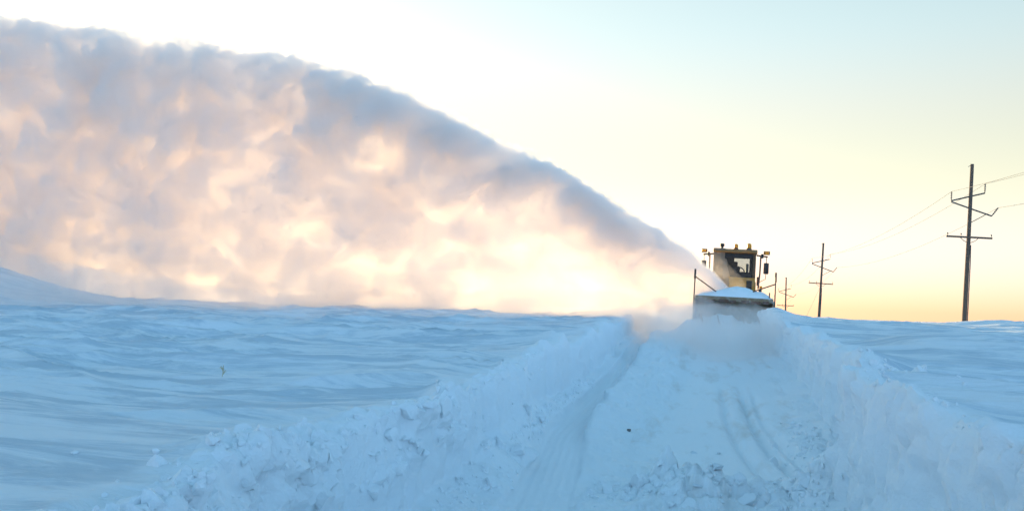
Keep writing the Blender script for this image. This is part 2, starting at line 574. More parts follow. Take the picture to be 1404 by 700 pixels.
def side(Xs, edge, edge_z, sgn, seed):
    Yb = np.broadcast_to(YS, Xs.shape)
    Z = field_h(Xs, Yb)
    d = np.abs(Xs - edge[None, :])
    # rim of lumps thrown up along the cut
    b = fbm(Xs / 0.7, Yb / 0.7, 0.4, 4, seed)
    c1, c2, ci = cells(Xs / 0.36 + 0.6 * b, Yb / 0.30, 0.5, seed + 3)
    e1, e2, ei = cells(Xs / 0.15, Yb / 0.13, 0.5, seed + 6)
    ck = np.clip((c2 - c1) * 1.7, 0, 1) ** 0.6 * (0.2 + 0.8 * ci)
    sm = np.clip((e2 - e1) * 1.7, 0, 1) ** 0.6 * (0.2 + 0.8 * ei)
    if sgn < 0:
        wid = np.interp(Yb, [-10, 4, 7, 12, 30], [0.45, 0.45, 0.5, 0.5, 0.45]) * (1 + 0.9 * fbm(Yb / 1.1, 0.3, 0.2, 3, seed + 8))
        amp = np.interp(Yb, [-10, 8, 14, 30, 45], [1.0, 1.0, 0.75, 0.5, 0.0])
    else:
        wid = 0.45 * (1 + 1.3 * fbm(Yb / 0.9, 0.3, 0.2, 3, seed + 8))
        amp = np.interp(Yb, [-10, 8, 12, 30, 45], [0.8, 0.8, 0.5, 0.4, 0.0])
    rim = (1 - sstep(0.25, 1.0, d / np.maximum(wid, 0.15))) * amp * (1 - close_t)
    patch = sstep(-0.15, 0.15, fbm(Xs / 0.8, Yb / 0.9, 2.4, 3, seed + 12))
    Z = Z + rim * ((0.09 * ck + 0.045 * sm) * (0.2 + 0.8 * patch) + 0.10 * b)
    # meet the rim of the cut exactly
    k = np.exp(-(d / 0.10) ** 2)
    return Z * (1 - k) + (Z + (edge_z - field_h(edge, YS))[None, :]) * k


LZ = side(LX, LT, lz, -1, 400)
RZ = side(RX, RT, rz, 1, 500)
AX = np.concatenate([LX, PX2, RX])
AZ = np.concatenate([LZ, PZ2, RZ])
AY = np.broadcast_to(YS, AX.shape)
nL, nP = LX.shape[0], PX2.shape[0]
NX = AX.shape[0]
idx = np.arange(NX * NY).reshape(NX, NY)
ALLV = np.stack([AX, AY, AZ], -1).reshape(-1, 3)


def grid_part(name, ca, cb, ra, rb, mat, extra=None):
    blocks = [(ca, cb, ra, rb)] + (extra or [])
    q = []
    for a, b, c, d in blocks:
        I = idx[a:b + 1, c:d + 1]
        q.append(np.stack([I[:-1, :-1], I[1:, :-1], I[1:, 1:], I[:-1, 1:]], -1).reshape(-1, 4))
    q = np.concatenate(q)
    used, inv = np.unique(q, return_inverse=True)
    o = np_mesh(name, ALLV[used], inv.reshape(q.shape), mat)
    if name == 'snow_field':                               # reach of the painted ripple shade and crust tone: none along the cut
        at = o.data.attributes.new('crust_shade_cover', 'FLOAT', 'POINT')
        at.data.foreach_set('value', CRUST_SHADE.ravel()[used].astype(np.float32))
    return o


CRUST_SHADE = np.zeros((NX, NY))
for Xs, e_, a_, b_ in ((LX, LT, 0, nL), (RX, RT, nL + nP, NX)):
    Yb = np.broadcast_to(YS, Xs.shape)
    CRUST_SHADE[a_:b_] = sstep(0.05, 0.65 if a_ == 0 else 0.3, np.abs(Xs - e_[None, :]) + 0.8 * fbm(Xs / 0.7, Yb / 0.5, 0.9, 4, 777))
CRUST_SHADE[nL:nL + nP, :] = close_t[None, :]
cum = np.cumsum([0] + ncols)
r_end = int(np.searchsorted(YS, 58.5))
cLw, cFl0, cFl1, cRw = nL, nL + cum[7], nL + cum[10], nL + nP - 1
RIM_L, RIM_R = 4, 4                                             # the crumbled rims belong to the banks
fld = grid_part('snow_field', 0, cLw - RIM_L, 0, NY - 1, M['field'], [(cRw + RIM_R, NX - 1, 0, NY - 1), (cLw - RIM_L, cRw + RIM_R, r_end, NY - 1)])
tag(fld, 'wind-rippled blue snow field either side of the cleared road', 'snow field', kind='structure')
bl = grid_part('snow_bank', cLw - RIM_L, cFl0, 0, r_end, M['bank'])
bl.data.set_sharp_from_angle(angle=R(42))
tag(bl, 'cut snow bank along the left of the road with a grooved track at its foot', 'snow bank', kind='structure')
br = grid_part('snow_bank', cFl1, cRw + RIM_R, 0, r_end, M['bank'])
br.data.set_sharp_from_angle(angle=R(42))
tag(br, 'vertical cut snow bank along the right of the road with scraped face', 'snow bank', kind='structure')
rd = grid_part('road', cFl0, cFl1, 0, r_end, M['road'])
tag(rd, 'packed snow road floor between the two cut banks', 'road', kind='structure')

def ground_at(x, y):
    r = int(np.clip(np.searchsorted(YS, y), 0, NY - 1))
    return float(np.interp(x, np.maximum.accumulate(AX[:, r]), AZ[:, r]))


# ------------------------------------------------------------------ loose snow rubble
def rock(size, seed, sub=2):
    bm = bmesh.new()
    bmesh.ops.create_icosphere(bm, subdivisions=sub, radius=1.0)
    v = np.array([p.co[:] for p in bm.verts])
    f = np.array([[p.index for p in q.verts] for q in bm.faces])
    bm.free()
    rg = np.random.default_rng(seed)
    for _ in range(11):                                   # facets knocked off
        n = rg.normal(size=3)
        n /= np.linalg.norm(n)
        c = rg.uniform(0.28, 0.75)
        d = v @ n
        v = v - np.outer(np.maximum(d - c, 0) * 0.92, n)
    o = rg.uniform(-50, 50, 3)
    v = v * (1 + 0.30 * fbm(v[:, 0] * 1.9 + o[0], v[:, 1] * 1.3 + o[1], v[:, 2] * 1.3 + o[2], 3, seed))[:, None]
    v = v * rg.uniform(0.7, 1.25, 3)
    a = rg.uniform(0, 6.28)
    rz_ = np.array([[math.cos(a), -math.sin(a), 0], [math.sin(a), math.cos(a), 0], [0, 0, 1]])
    return (v @ rz_.T) * size, f


ROCKS = [rock(1.0, 900 + k, 3 if k < 8 else 2) for k in range(24)]


def rubble(name, spots, mat):
    V, T, n = [], [], 0
    for x, y, s, sink in spots:
        k = RNG.integers(0, 8) if s > 0.09 else RNG.integers(8, 24)
        v, f = ROCKS[k]
        a = RNG.uniform(0, 6.28)
        rz_ = np.array([[math.cos(a), -math.sin(a), 0], [math.sin(a), math.cos(a), 0], [0, 0, 1]])
        p = (v @ rz_.T) * s + np.array([x, y, ground_at(x, y) + s * sink])
        V.append(p)
        T.append(f + n)
        n += len(p)
    o = np_mesh(name, np.vstack(V), None, mat, tris=np.vstack(T))
    o.data.set_sharp_from_angle(angle=R(28))
    return o


spots = []
for _ in range(420):                                       # left rim
    y = 3.2 + 12 * RNG.random() ** 2.4
    r = int(np.searchsorted(YS, y))
    x = LT[r] + RNG.normal(0.02, 0.16)
    s = 0.022 * (1 - RNG.random()) ** -0.55
    spots.append((x, y, min(s, 0.085), RNG.uniform(-0.45, 0.15)))
for _ in range(520):                                       # left talus
    y = 6 + 14 * RNG.random() ** 1.4
    r = int(np.searchsorted(YS, y))
    x = RNG.uniform(LT[r] + 0.2, trk_c[r] - trk_w[r] - 0.05)
    s = 0.02 * (1 - RNG.random()) ** -0.5
    spots.append((x, y, min(s, 0.11), RNG.uniform(-0.5, 0.15)))
for _ in range(520):                                      # ridge across the road
    x = RNG.uniform(-1.5, 2.4)
    y = 11.3 - 0.35 * abs(x - 0.8) + RNG.normal(-0.1, 0.38)
    s = 0.02 * (1 - RNG.random()) ** -0.55
    spots.append((x, y, min(s * 1.15, 0.14), RNG.uniform(-0.6, 0.05)))
for _ in range(620):                                       # foot of the right bank
    y = 7.5 + 10 * RNG.random() ** 1.5
    r = int(np.searchsorted(YS, y))
    x = RT[r] - 0.28 - abs(RNG.normal(0.0, 0.4))
    s = 0.02 * (1 - RNG.random()) ** -0.55
    spots.append((x, y, min(s * 1.1, 0.13), RNG.uniform(-0.6, 0.05)))
for _ in range(160):                                       # right rim
    y = 6 + 9 * RNG.random()
    r = int(np.searchsorted(YS, y))
    x = RT[r] + abs(RNG.normal(0.02, 0.12))
    s = 0.02 * (1 - RNG.random()) ** -0.5
    spots.append((x, y, min(s, 0.07), RNG.uniform(-0.5, 0.0)))
for _ in range(330):                                       # crumbled upper face of the left bank, close by
    y = RNG.uniform(3.6, 9.5)
    r = int(np.searchsorted(YS, y))
    x = LT[r] + RNG.uniform(0.0, 0.16) + 0.25 * max(0.0, RNG.normal())
    spots.append((x, y, min(0.025 * (1 - RNG.random()) ** -0.5, 0.12), RNG.uniform(-0.5, 0.0)))
for _ in range(420):                                       # piled against the foot of the right bank
    y = RNG.uniform(6.5, 12.5)
    r = int(np.searchsorted(YS, y))
    x = RT[r] - 0.2 - abs(RNG.normal(0.1, 0.35))
    spots.append((x, y, min(0.03 * (1 - RNG.random()) ** -0.5, 0.14), RNG.uniform(-0.5, 0.1)))
rub = rubble('snow_rubble', [(a, b, c, d - 0.12) for a, b, c, d in spots], M['bank'])
tag(rub, 'broken crumbs and blocks of snow strewn along the cut banks and across the road', 'snow rubble', kind='stuff')


# single lumps one can point at
def clod(name, px, py, size, label, cat, mat, k, zoff=0.35, group=None):
    best = None
    for Y in np.arange(4, 34, 0.05):                       # where the sight line meets the snow
        p = at_depth(px, py, Y)
        if p.z < ground_at(p.x, p.y):
            best = p
            break
    v, f = ROCKS[k]
    o = np_mesh(name, v * size * np.array([1.25, 1.0, 0.7]), None, mat, tris=f)
    o.location = (best.x, best.y, ground_at(best.x, best.y) + size * 0.7 * zoff)
    return tag(o, label, cat, group)


M['dirt'] = paint('frozen_dirt_material', (0.10, 0.09, 0.08), 0.9, dirt=0.3)
M['ice'] = snow_mat('old_ice_material', (0.70, 0.74, 0.77), bump=0.5)
clod('dirt_clod', 862, 592, 0.042, 'small dark frozen clod lying on the left half of the road', 'clod', M['dirt'], 1)
G = 'icy lumps lying on the road floor'
clod('ice_lump', 984, 643, 0.075, 'greyish ice lump on the road floor, largest of the four', 'ice lump', M['ice'], 2, group=G)
clod('ice_lump', 950, 621, 0.05, 'small greyish ice lump on the road, second from the left', 'ice lump', M['ice'], 3, group=G)
clod('ice_lump', 986, 622, 0.035, 'smallest grey ice lump, on the road behind the largest one', 'ice lump', M['ice'], 4, group=G)
clod('ice_lump', 957, 669, 0.05, 'grey ice lump on the road just beyond the rubble ridge', 'ice lump', M['ice'], 5, group=G)
G = 'snow lumps on the edge of the smooth left ledge'
clod('snow_lump', 330, 617, 0.034, 'small snow lump on the ledge nearest the left bank', 'snow lump', M['lump'], 6, group=G)
clod('snow_lump', 213, 622, 0.028, 'small snow lump midway along the smooth ledge edge', 'snow lump', M['lump'], 7, group=G)
clod('snow_lump', 105, 621, 0.026, 'leftmost small snow lump on the smooth ledge edge', 'snow lump', M['lump'], 0, group=G)

# dry weed sticking out of the ripples
M['straw'] = paint('straw_material', (0.52, 0.46, 0.32), 0.8, dirt=0.1)
for Y in np.arange(5, 36, 0.05):
    wp = at_depth(304, 516, Y)
    if wp.z < ground_at(wp.x, wp.y):
        break
weed = empty('dry_weed', (wp.x, wp.y, ground_at(wp.x, wp.y) - 0.05))
weed.scale = (0.7, 0.7, 0.8)
tag(weed, 'dry yellow weed tip poking through the rippled snow on the left', 'weed')
mb = MB().tube([(0, 0, -0.05), (0.01, 0, 0.08), (0.03, 0.01, 0.2)], 0.008, 6, 0.004)
mb.build('stem', M['straw'], weed, smooth=True)
mb = MB()
for k in range(7):
    a = k * 0.9
    z0 = 0.10 + 0.016 * k
    mb.tube([(0.02, 0, z0), (0.02 + 0.05 * math.cos(a), 0.05 * math.sin(a), z0 + 0.05), (0.02 + 0.07 * math.cos(a), 0.07 * math.sin(a), z0 + 0.035)], 0.009, 5, 0.002)
mb.build('leaves', M['straw'], weed, smooth=True)

# ------------------------------------------------------------------ power line
M['wood'] = paint('creosoted_wood_material', (0.10, 0.075, 0.06), 0.85, dirt=0.25, dirt_col=(0.16, 0.13, 0.11))
M['steel_dark'] = paint('weathered_steel_material', (0.06, 0.06, 0.06), 0.6, 0.3, dirt=0.2)
M['insul'] = paint('insulator_material', (0.07, 0.06, 0.055), 0.35, dirt=0.1)
M['wire'] = paint('aluminium_wire_material', (0.16, 0.16, 0.16), 0.6, 0.4, dirt=0.1)
POLE_H = 12.25
ARM_L, ARM_R1, ARM_R2 = (-1.28, 0.0, POLE_H - 2.74), (0.93, 0.0, POLE_H - 2.08), (1.46, 0.0, POLE_H - 3.72)
TIP_L, TIP_R1, TIP_R2 = (-1.28, 0, POLE_H - 2.06), (0.93, 0, POLE_H - 1.40), (1.86, 0, POLE_H - 3.10)


def insulator(a, b):
    mb = MB()
    a, b = Vector(a), Vector(b)
    mb.tube([a, b], 0.035, 8)
    for k in range(4):
        p = a.lerp(b, 0.3 + 0.2 * k)
        d = (b - a).normalized() * 0.022
        mb.tube([p - d, p + d], 0.075, 10, 0.05)
    return mb


def make_pole(label):
    root = empty('utility_pole')
    tag(root, label, 'utility pole', 'utility poles of the line beside the road')
    MB().tube([(0, 0, -3.2), (0, 0, 2), (0.01, 0, 7), (0, 0, POLE_H)], 0.18, 14, 0.12).build('shaft', M['wood'], root, smooth=True)
    MB().tube([ARM_L, ARM_R1], 0.055, 8).build('upper_arm', M['steel_dark'], root, smooth=True)
    MB().tube([(ARM_L[0], 0.0, ARM_L[2] - 0.07), ARM_R2], 0.055, 8).build('upper_arm', M['steel_dark'], root, smooth=True)
    insulator(ARM_L, TIP_L).build('insulator', M['insul'], root, smooth=True)
    insulator(ARM_R1, TIP_R1).build('insulator', M['insul'], root, smooth=True)
    insulator(ARM_R2, TIP_R2).build('insulator', M['insul'], root, smooth=True)
    MB().tube([(0.12, 0.02, POLE_H - 4.25), (0.85, 0.02, POLE_H - 3.78), (1.1, 0.0, POLE_H - 3.6)], 0.03, 6).build('arm_brace', M['steel_dark'], root, smooth=True)
    z = POLE_H - 5.35
    mb = MB().box((0, -0.19, z), (3.05, 0.11, 0.13), bev=0.01)
    mb.build('crossarm', M['wood'], root)
    mb = MB()
    for sx in (-1, 1):
        mb.tube([(sx * 0.62, -0.26, z - 0.04), (sx * 0.38, -0.25, z - 0.26), (sx * 0.1, -0.2, z - 0.40)], 0.022, 6)
    mb.build('crossarm_brace', M['steel_dark'], root, smooth=True)
    for sx in (-1.45, -0.55, 1.45):
        MB().lathe([(0.016, 0.06), (0.02, 0.14), (0.05, 0.16), (0.055, 0.22), (0.03, 0.27)], (sx, -0.19, z), seg=10).build('pin_insulator', M['insul'], root, smooth=True)
    mb = MB()
    mb.tube([(0.02, 0.0, POLE_H - 0.02), (-0.28, -0.1, POLE_H - 0.22)], 0.02, 6)
    mb.build('top_pin', M['steel_dark'], root, smooth=True)
    mb = MB().tube([(0.185, -0.12, -1), (0.18, -0.11, 5.0), (0.15, -0.10, POLE_H - 5.9)], 0.035, 8)
    mb.build('conduit', M['steel_dark'], root, smooth=True)
    return root


def copy_tree(o, parent=None):
    c = o.copy()
    COL.objects.link(c)
    if parent:
        c.parent = parent
    for ch in list(o.children):
        copy_tree(ch, c)
    return c


p1 = make_pole('tall dark utility pole at the right edge, nearest and largest of the line')
poles = [p1, copy_tree(p1), copy_tree(p1)]
poles[1]['label'] = 'utility pole standing second in line, between the loader and the tallest pole'
poles[2]['label'] = 'smallest, farthest utility pole, just right of the snow blower'
TOPS = [((1333, 225), 70, 2.4, 0), ((1129, 333), 123, 2.7, -6), ((1078, 380), 176, 0.6, -8)]
for pole, (pp, Y, lean, rz_) in zip(poles, TOPS):
    t = at_depth(pp[0], pp[1], Y)
    e = Euler((0, R(lean), R(rz_)))
    pole.rotation_euler = e
    pole.location = t - e.to_matrix() @ Vector((0, 0, POLE_H))
# guy wire of the second pole
MB().tube([(0.0, 0, POLE_H - 5.6), (-2.6, -0.4, -0.5)], 0.014, 5).build('guy_wire', M['wire'], poles[1])
bpy.context.view_layer.update()


def span(a, b, sag, n=24):
    return [Vector(a).lerp(Vector(b), i / n) - Vector((0, 0, sag * 4 * (i / n) * (1 - i / n))) for i in range(n + 1)]


for tip, ends, lab in ((TIP_L, (21.4, 15.0, 12.6), 'thin power line wire hung from the left arm tips of the poles'),
                       (TIP_R1, (24.0, 15.0, 13.2), 'thin power line wire hung from the upper right arm tips of the poles'),
                       (TIP_R2, (25.0, 15.0, 11.4), 'thin power line wire hung from the lower right arm tips of the poles')):
    P = [p.matrix_world @ Vector(tip) for p in poles]
    far = P[2] + (P[2] - P[1])
    path = span(ends, P[0], 0.9)[:-1] + span(P[0], P[1], 1.0)[:-1] + span(P[1], P[2], 1.0)[:-1] + span(P[2], far, 1.0)
    w = MB().tube(path, 0.014, 5).build('power_line', M['wire'])
    tag(w, lab, 'power line', 'wires of the power line')

# ------------------------------------------------------------------ wheel loader with snow blower, facing the camera
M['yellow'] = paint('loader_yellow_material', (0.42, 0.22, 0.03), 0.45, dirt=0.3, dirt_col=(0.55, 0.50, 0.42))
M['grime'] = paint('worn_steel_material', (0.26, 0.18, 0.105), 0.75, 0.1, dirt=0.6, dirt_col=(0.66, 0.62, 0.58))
M['black'] = paint('black_trim_material', (0.015, 0.015, 0.016), 0.5, dirt=0.05)
M['frame'] = paint('cab_frame_material', (0.085, 0.05, 0.022), 0.55, dirt=0.25, dirt_col=(0.4, 0.33, 0.25))
M['rust'] = paint('rusty_tube_material', (0.13, 0.055, 0.03), 0.7, dirt=0.2)
M['roof'] = paint('cab_roof_material', (0.30, 0.13, 0.03), 0.5, dirt=0.15, dirt_col=(0.4, 0.3, 0.2))
M['rubber'] = paint('tyre_rubber_material', (0.02, 0.02, 0.02), 0.85, dirt=0.35)
M['amber'] = paint('amber_lens_material', (0.75, 0.28, 0.01), 0.25, dirt=0.0)
M['lens'] = paint('clear_lens_material', (0.7, 0.7, 0.65), 0.15, dirt=0.1)
M['seat'] = paint('seat_cloth_material', (0.02, 0.02, 0.022), 0.9, dirt=0.05)
M['glass'] = glass('cab_glass_material', (0.80, 0.84, 0.84), 0.025)
M['caked'] = snow_mat('caked_snow_material', (0.27, 0.20, 0.145), dirt=(0.2, 0.15, 0.11), bump=0.9)

LX0, LY0 = 0.45, 32.0
LZ0 = float(road_h(LY0))
loader = empty('wheel_loader', (LX0, LY0, LZ0), (R(1.4), R(1.6), R(-2.0)))
tag(loader, 'yellow wheel loader with wide snow blower in front, facing the camera in the cut', 'wheel loader')

# --- snow blower
blower = MB()
BW, BT = 1.30, 1.66
prof = []
for k in range(15):                                        # hood: a C open towards the camera
    a = R(100) - R(200) * k / 14
    prof.append((0.05 + 0.52 * math.cos(a), 0.86 + 0.72 * math.sin(a)))
inner = [(0.05 + (u - 0.05) * 0.94, 0.86 + (v - 0.86) * 0.95) for u, v in prof]
blower.prism(prof + inner[::-1], 'X', -BW, BW)
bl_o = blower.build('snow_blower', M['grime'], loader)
mb = MB().box((0, -0.10, BT - 0.03), (2 * BW + 0.04, 0.14, 0.15), bev=0.015)
mb.build('top_beam', M['grime'], bl_o)
for k in range(7):                                          # bolted brackets and slots along the beam
    x = -1.1 + 0.37 * k + random.uniform(-0.05, 0.05)
    MB().box((x, -0.185, BT - 0.10 - 0.02 * (k % 2)), (0.20 + 0.07 * (k % 3), 0.03, 0.10), bev=0.008).build('bracket', M['rust'], bl_o)
for sx in (-1, 1):
    poly = [(-0.50, 0.10), (0.45, 0.06), (0.56, 0.5), (0.56, 1.2), (0.3, 1.58), (-0.12, 1.62), (-0.38, 1.2), (-0.52, 0.6)]
    MB().prism(poly, 'X', sx * (BW + 0.003), sx * (BW + 0.045)).build('side_panel', M['grime'], bl_o, bevel=0.006)
mb = MB().tube([(-BW + 0.02, -0.02, 0.62), (BW - 0.02, -0.02, 0.62)], 0.09, 14)
for sgn, x0, x1 in ((1, -BW + 0.05, -0.15), (-1, BW - 0.05, 0.15)):
    n = 60
    prev = None
    for i in range(n + 1):
        a = sgn * i / n * 2 * math.pi * 2.0
        x = x0 + (x1 - x0) * i / n
        c, s = math.cos(a), math.sin(a)
        ring = [mb.bm.verts.new((x + dx, -0.02 + r_ * c, 0.62 + r_ * s)) for r_ in (0.30, 0.47) for dx in (-0.012, 0.012)]
        if prev:
            for i0, i1 in ((0, 1), (1, 3), (3, 2), (2, 0)):
                mb.bm.faces.new((prev[i0], prev[i1], ring[i1], ring[i0]))
        prev = ring
mb.build('auger', M['rust'], bl_o, smooth=True)
mb = MB().lathe([(0.42, 0.0), (0.45, 0.05), (0.45, 0.5), (0.40, 0.55)], (-0.05, 0.5, 0.75), axis='Y', seg=28)
mb.build('impeller_drum', M['grime'], bl_o, smooth=True)
mb = MB()
pts_c = [(-0.05, 0.75, 1.1), (-0.06, 0.75, 1.5), (-0.08, 0.74, 1.66), (-0.14, 0.72, 1.78)]
mb.tube(pts_c, 0.22, 14, 0.18)
mb.build('chute', M['yellow'], bl_o, smooth=True)
for sx in (-1, 1):
    MB().tube([(sx * (BW + 0.07), -0.12, 0.2), (sx * (BW + 0.065), -0.12, 1.7), (sx * (BW + 0.06), -0.12, 2.50)], 0.022, 8).build('marker_mast', M['rust'], bl_o, smooth=True)
    MB().tube([(sx * (BW + 0.065), -0.12, 2.28), (sx * (BW + 0.06), -0.12, 2.62)], 0.034, 8).build('mast_tip', M['black'], bl_o, smooth=True)
MB().tube([(-BW - 0.06, -0.12, 2.36), (-0.45, 0.1, 1.74)], 0.022, 8).build('mast_brace', M['rust'], bl_o, smooth=True)
MB().tube([(BW + 0.06, -0.12, 2.22), (0.62, 0.1, 1.92)], 0.022, 8).build('mast_brace', M['rust'], bl_o, smooth=True)
MB().tube([(BW - 0.12, -0.1, 1.66), (BW - 0.12, -0.1, 1.92)], 0.02, 8).build('guide_pin', M['rust'], bl_o, smooth=True)

# --- body
body = MB()
body.prism([(4.2, 0.75), (7.15, 0.75), (7.25, 1.2), (7.2, 1.95), (6.9, 2.1), (4.35, 2.3), (4.2, 2.2)], 'X', -0.72, 0.72)
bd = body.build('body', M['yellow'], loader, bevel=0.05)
mb = MB()
for k in range(6):
    mb.box((0, 7.225, 1.15 + 0.13 * k), (1.0, 0.06, 0.05))
mb.build('rear_grille', M['black'], bd)
MB().tube([(0.35, 5.6, 2.1), (0.35, 5.6, 2.85), (0.35, 5.7, 2.98)], 0.06, 12).build('exhaust', M['black'], bd, smooth=True)
mb = MB().prism([(0.6, 0.55), (1.4, 0.5), (4.2, 0.65), (4.2, 1.35), (2.6, 1.45), (1.5, 1.55), (0.75, 1.1)], 'X', -0.42, 0.42)
mb.build('front_frame', M['yellow'], loader, bevel=0.03)
for sx in (-1, 1):
    MB().prism([(0.45, 0.55), (0.7, 0.5), (1.6, 1.15), (2.5, 1.5), (2.5, 1.72), (1.5, 1.5), (0.55, 0.85)], 'X', sx * 0.52, sx * 0.66).build('lift_arm', M['yellow'], loader, bevel=0.02)
for y in (1.95, 5.35):
    for sx in (-1, 1):
        r_ = 0.78
        wprof = [(0.36, -0.25), (0.62, -0.29), (0.73, -0.27), (r_, -0.20), (r_, 0.20), (0.73, 0.27), (0.62, 0.29), (0.36, 0.25)]
        w_ = MB().lathe(wprof, (sx * 0.98, y, r_), axis='X', seg=40)
        for k in range(22):
            a = 2 * math.pi * k / 22
            for side_ in (-1, 1):
                w_.box((sx * 0.98 + side_ * 0.13, y + (r_ + 0.008) * math.cos(a + side_ * 0.07), r_ + (r_ + 0.008) * math.sin(a + side_ * 0.07)), (0.25, 0.09, 0.05), rot=(a + math.pi / 2, 0, side_ * 0.0))
        wh = w_.build('wheel', M['rubber'], loader, smooth=True)
        MB().lathe([(0.355, -0.23), (0.355, 0.10), (0.30, 0.14), (0.16, 0.10), (0.12, 0.16), (0.02, 0.16)] if sx > 0 else [(0.02, -0.16), (0.12, -0.16), (0.16, -0.10), (0.30, -0.14), (0.355, -0.10), (0.355, 0.23)], (sx * 0.98, y, r_), axis='X', seg=28).build('rim', M['yellow'], wh, smooth=True)
for sx in (-1, 1):
    mb = MB()
    for k in range(9):
        a = R(20) + R(140) * k / 8
        mb.box((sx * 0.98, 1.95 + 0.9 * math.cos(a), 0.78 + 0.9 * math.sin(a)), (0.56, 0.29, 0.03), rot=(a - math.pi / 2, 0, 0))
    mb.build('fender', M['black'], loader)

# --- cab
CX, CW, CF, CB, CZ0, CZ1 = -0.09, 0.775, 2.9, 4.15, 1.55, 3.36
cab = MB()
cab.box((CX, (CF + CB) / 2, CZ0 + 0.04), (2 * CW, CB - CF, 0.10))
cab.prism([(CF - 0.02, CZ0 + 0.09), (CF - 0.02, 2.42), (CF + 0.04, 2.42), (CF + 0.04, CZ0 + 0.09)], 'X', CX - CW, CX + CW)
cab.box((CX, CB - 0.03, 1.98), (2 * CW, 0.06, 0.78))
for sx in (-1, 1):
    cab.box((CX + sx * (CW - 0.03), (CF + CB) / 2, 1.95), (0.06, CB - CF - 0.16, 0.72))
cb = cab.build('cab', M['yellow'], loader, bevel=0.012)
for sx in (-1, 1):
    MB().box((CX + sx * (CW - 0.055), CF + 0.06, 2.87), (0.11, 0.12, 0.90), bev=0.012).build('pillar', M['frame'], cb)
    MB().box((CX + sx * (CW - 0.06), CB - 0.07, 2.87), (0.12, 0.12, 0.90), bev=0.012).build('pillar', M['frame'], cb)
    MB().box((CX + sx * (CW - 0.045), 3.55, 2.86), (0.07, 0.10, 0.92), bev=0.012).build('pillar', M['frame'], cb)
    MB().box((CX + sx * (CW - 0.04), 3.2, 2.86), (0.012, 0.55, 0.86)).build('side_window', M['glass'], cb)
    MB().box((CX + sx * 0.56, CF - 0.035, 2.0), (0.20, 0.03, 0.62), bev=0.01).build('lower_window', M['black'], cb)
MB().box((CX, CF + 0.06, 2.87), (2 * CW - 0.24, 0.012, 0.88)).build('windshield', M['glass'], cb)
MB().box((CX, CF + 0.055, 3.25), (2 * CW - 0.22, 0.05, 0.16), bev=0.01).build('sun_visor', M['black'], cb)
# rear wall with a window on the driver's left half
mb = MB()
mb.box((CX - 0.36, CB - 0.06, 2.87), (0.62, 0.04, 0.90))
mb.box((CX + 0.60, CB - 0.06, 2.87), (0.13, 0.04, 0.90))
mb.box((CX + 0.24, CB - 0.06, 3.245), (0.59, 0.04, 0.15))
mb.box((CX + 0.24, CB - 0.06, 2.53), (0.59, 0.04, 0.22))
mb.build('rear_panel', M['black'], cb)
MB().box((CX + 0.24, CB - 0.055, 2.905), (0.59, 0.012, 0.53)).build('rear_window', M['glass'], cb)
mb = MB().prism([(CF - 0.16, CZ1 - 0.02), (CF - 0.17, CZ1 + 0.05), (CF + 0.05, CZ1 + 0.13), (CB - 0.05, CZ1 + 0.13), (CB + 0.08, CZ1 + 0.05), (CB + 0.08, CZ1 - 0.02)], 'X', CX - CW - 0.04, CX + CW + 0.04)
mb.build('roof', M['roof'], cb, bevel=0.025)
mb = MB().box((CX - 0.05, 3.75, 2.12), (0.5, 0.46, 0.14), bev=0.04)
mb.build('seat', M['seat'], cb)
mb = MB().box((CX - 0.05, 3.98, 2.52), (0.46, 0.13, 0.70), rot=(R(-8), 0, 0), bev=0.05)
mb.box((CX - 0.05, 4.02, 2.95), (0.28, 0.10, 0.18), rot=(R(-8), 0, 0), bev=0.04)
mb.build('backrest', M['seat'], cb)
mb = MB()
ring = [(CX + 0.16 + 0.2 * math.cos(t), 3.3 + 0.09 * math.sin(t), 2.62 + 0.19 * math.sin(t)) for t in [2 * math.pi * k / 24 for k in range(25)]]
mb.tube(ring, 0.022, 8)
mb.tube([(CX + 0.16, 3.3, 2.62), (CX + 0.16, 3.12, 2.25), (CX + 0.16, 3.05, 1.7)], 0.045, 8)
mb.tube([(CX - 0.03, 3.3, 2.62), (CX + 0.35, 3.3, 2.62)], 0.02, 6)
mb.build('steering_wheel', M['black'], cb, smooth=True)
mb = MB().prism([(2.98, 2.3), (2.98, 2.56), (3.14, 2.5), (3.14, 2.3)], 'X', CX - 0.55, CX + 0.6)
mb.build('dashboard', M['black'], cb, bevel=0.02)
# roof lights
for x, kind_ in ((-0.50, 0), (0.02, 1), (0.50, 2)):
    if kind_ == 0:
        MB().lathe([(0.045, 0), (0.05, 0.10), (0.085, 0.12), (0.085, 0.20), (0.05, 0.22)], (CX + x, 3.0, CZ1 + 0.11), seg=16).build('roof_vent', M['black'], cb, smooth=True)
    else:
        s = 0.85 if kind_ == 1 else 1.0
        MB().lathe([(0.10 * s, 0.0), (0.10 * s, 0.06), (0.07 * s, 0.075)], (CX + x, 3.0, CZ1 + 0.11), seg=18).build('beacon', M['rust'], cb, smooth=True)
        MB().lathe([(0.085 * s, 0.078), (0.09 * s, 0.12), (0.08 * s, 0.23 * s), (0.03 * s, 0.26 * s)], (CX + x, 3.0, CZ1 + 0.11), seg=18).build('beacon_lens', M['amber'], cb, smooth=True)
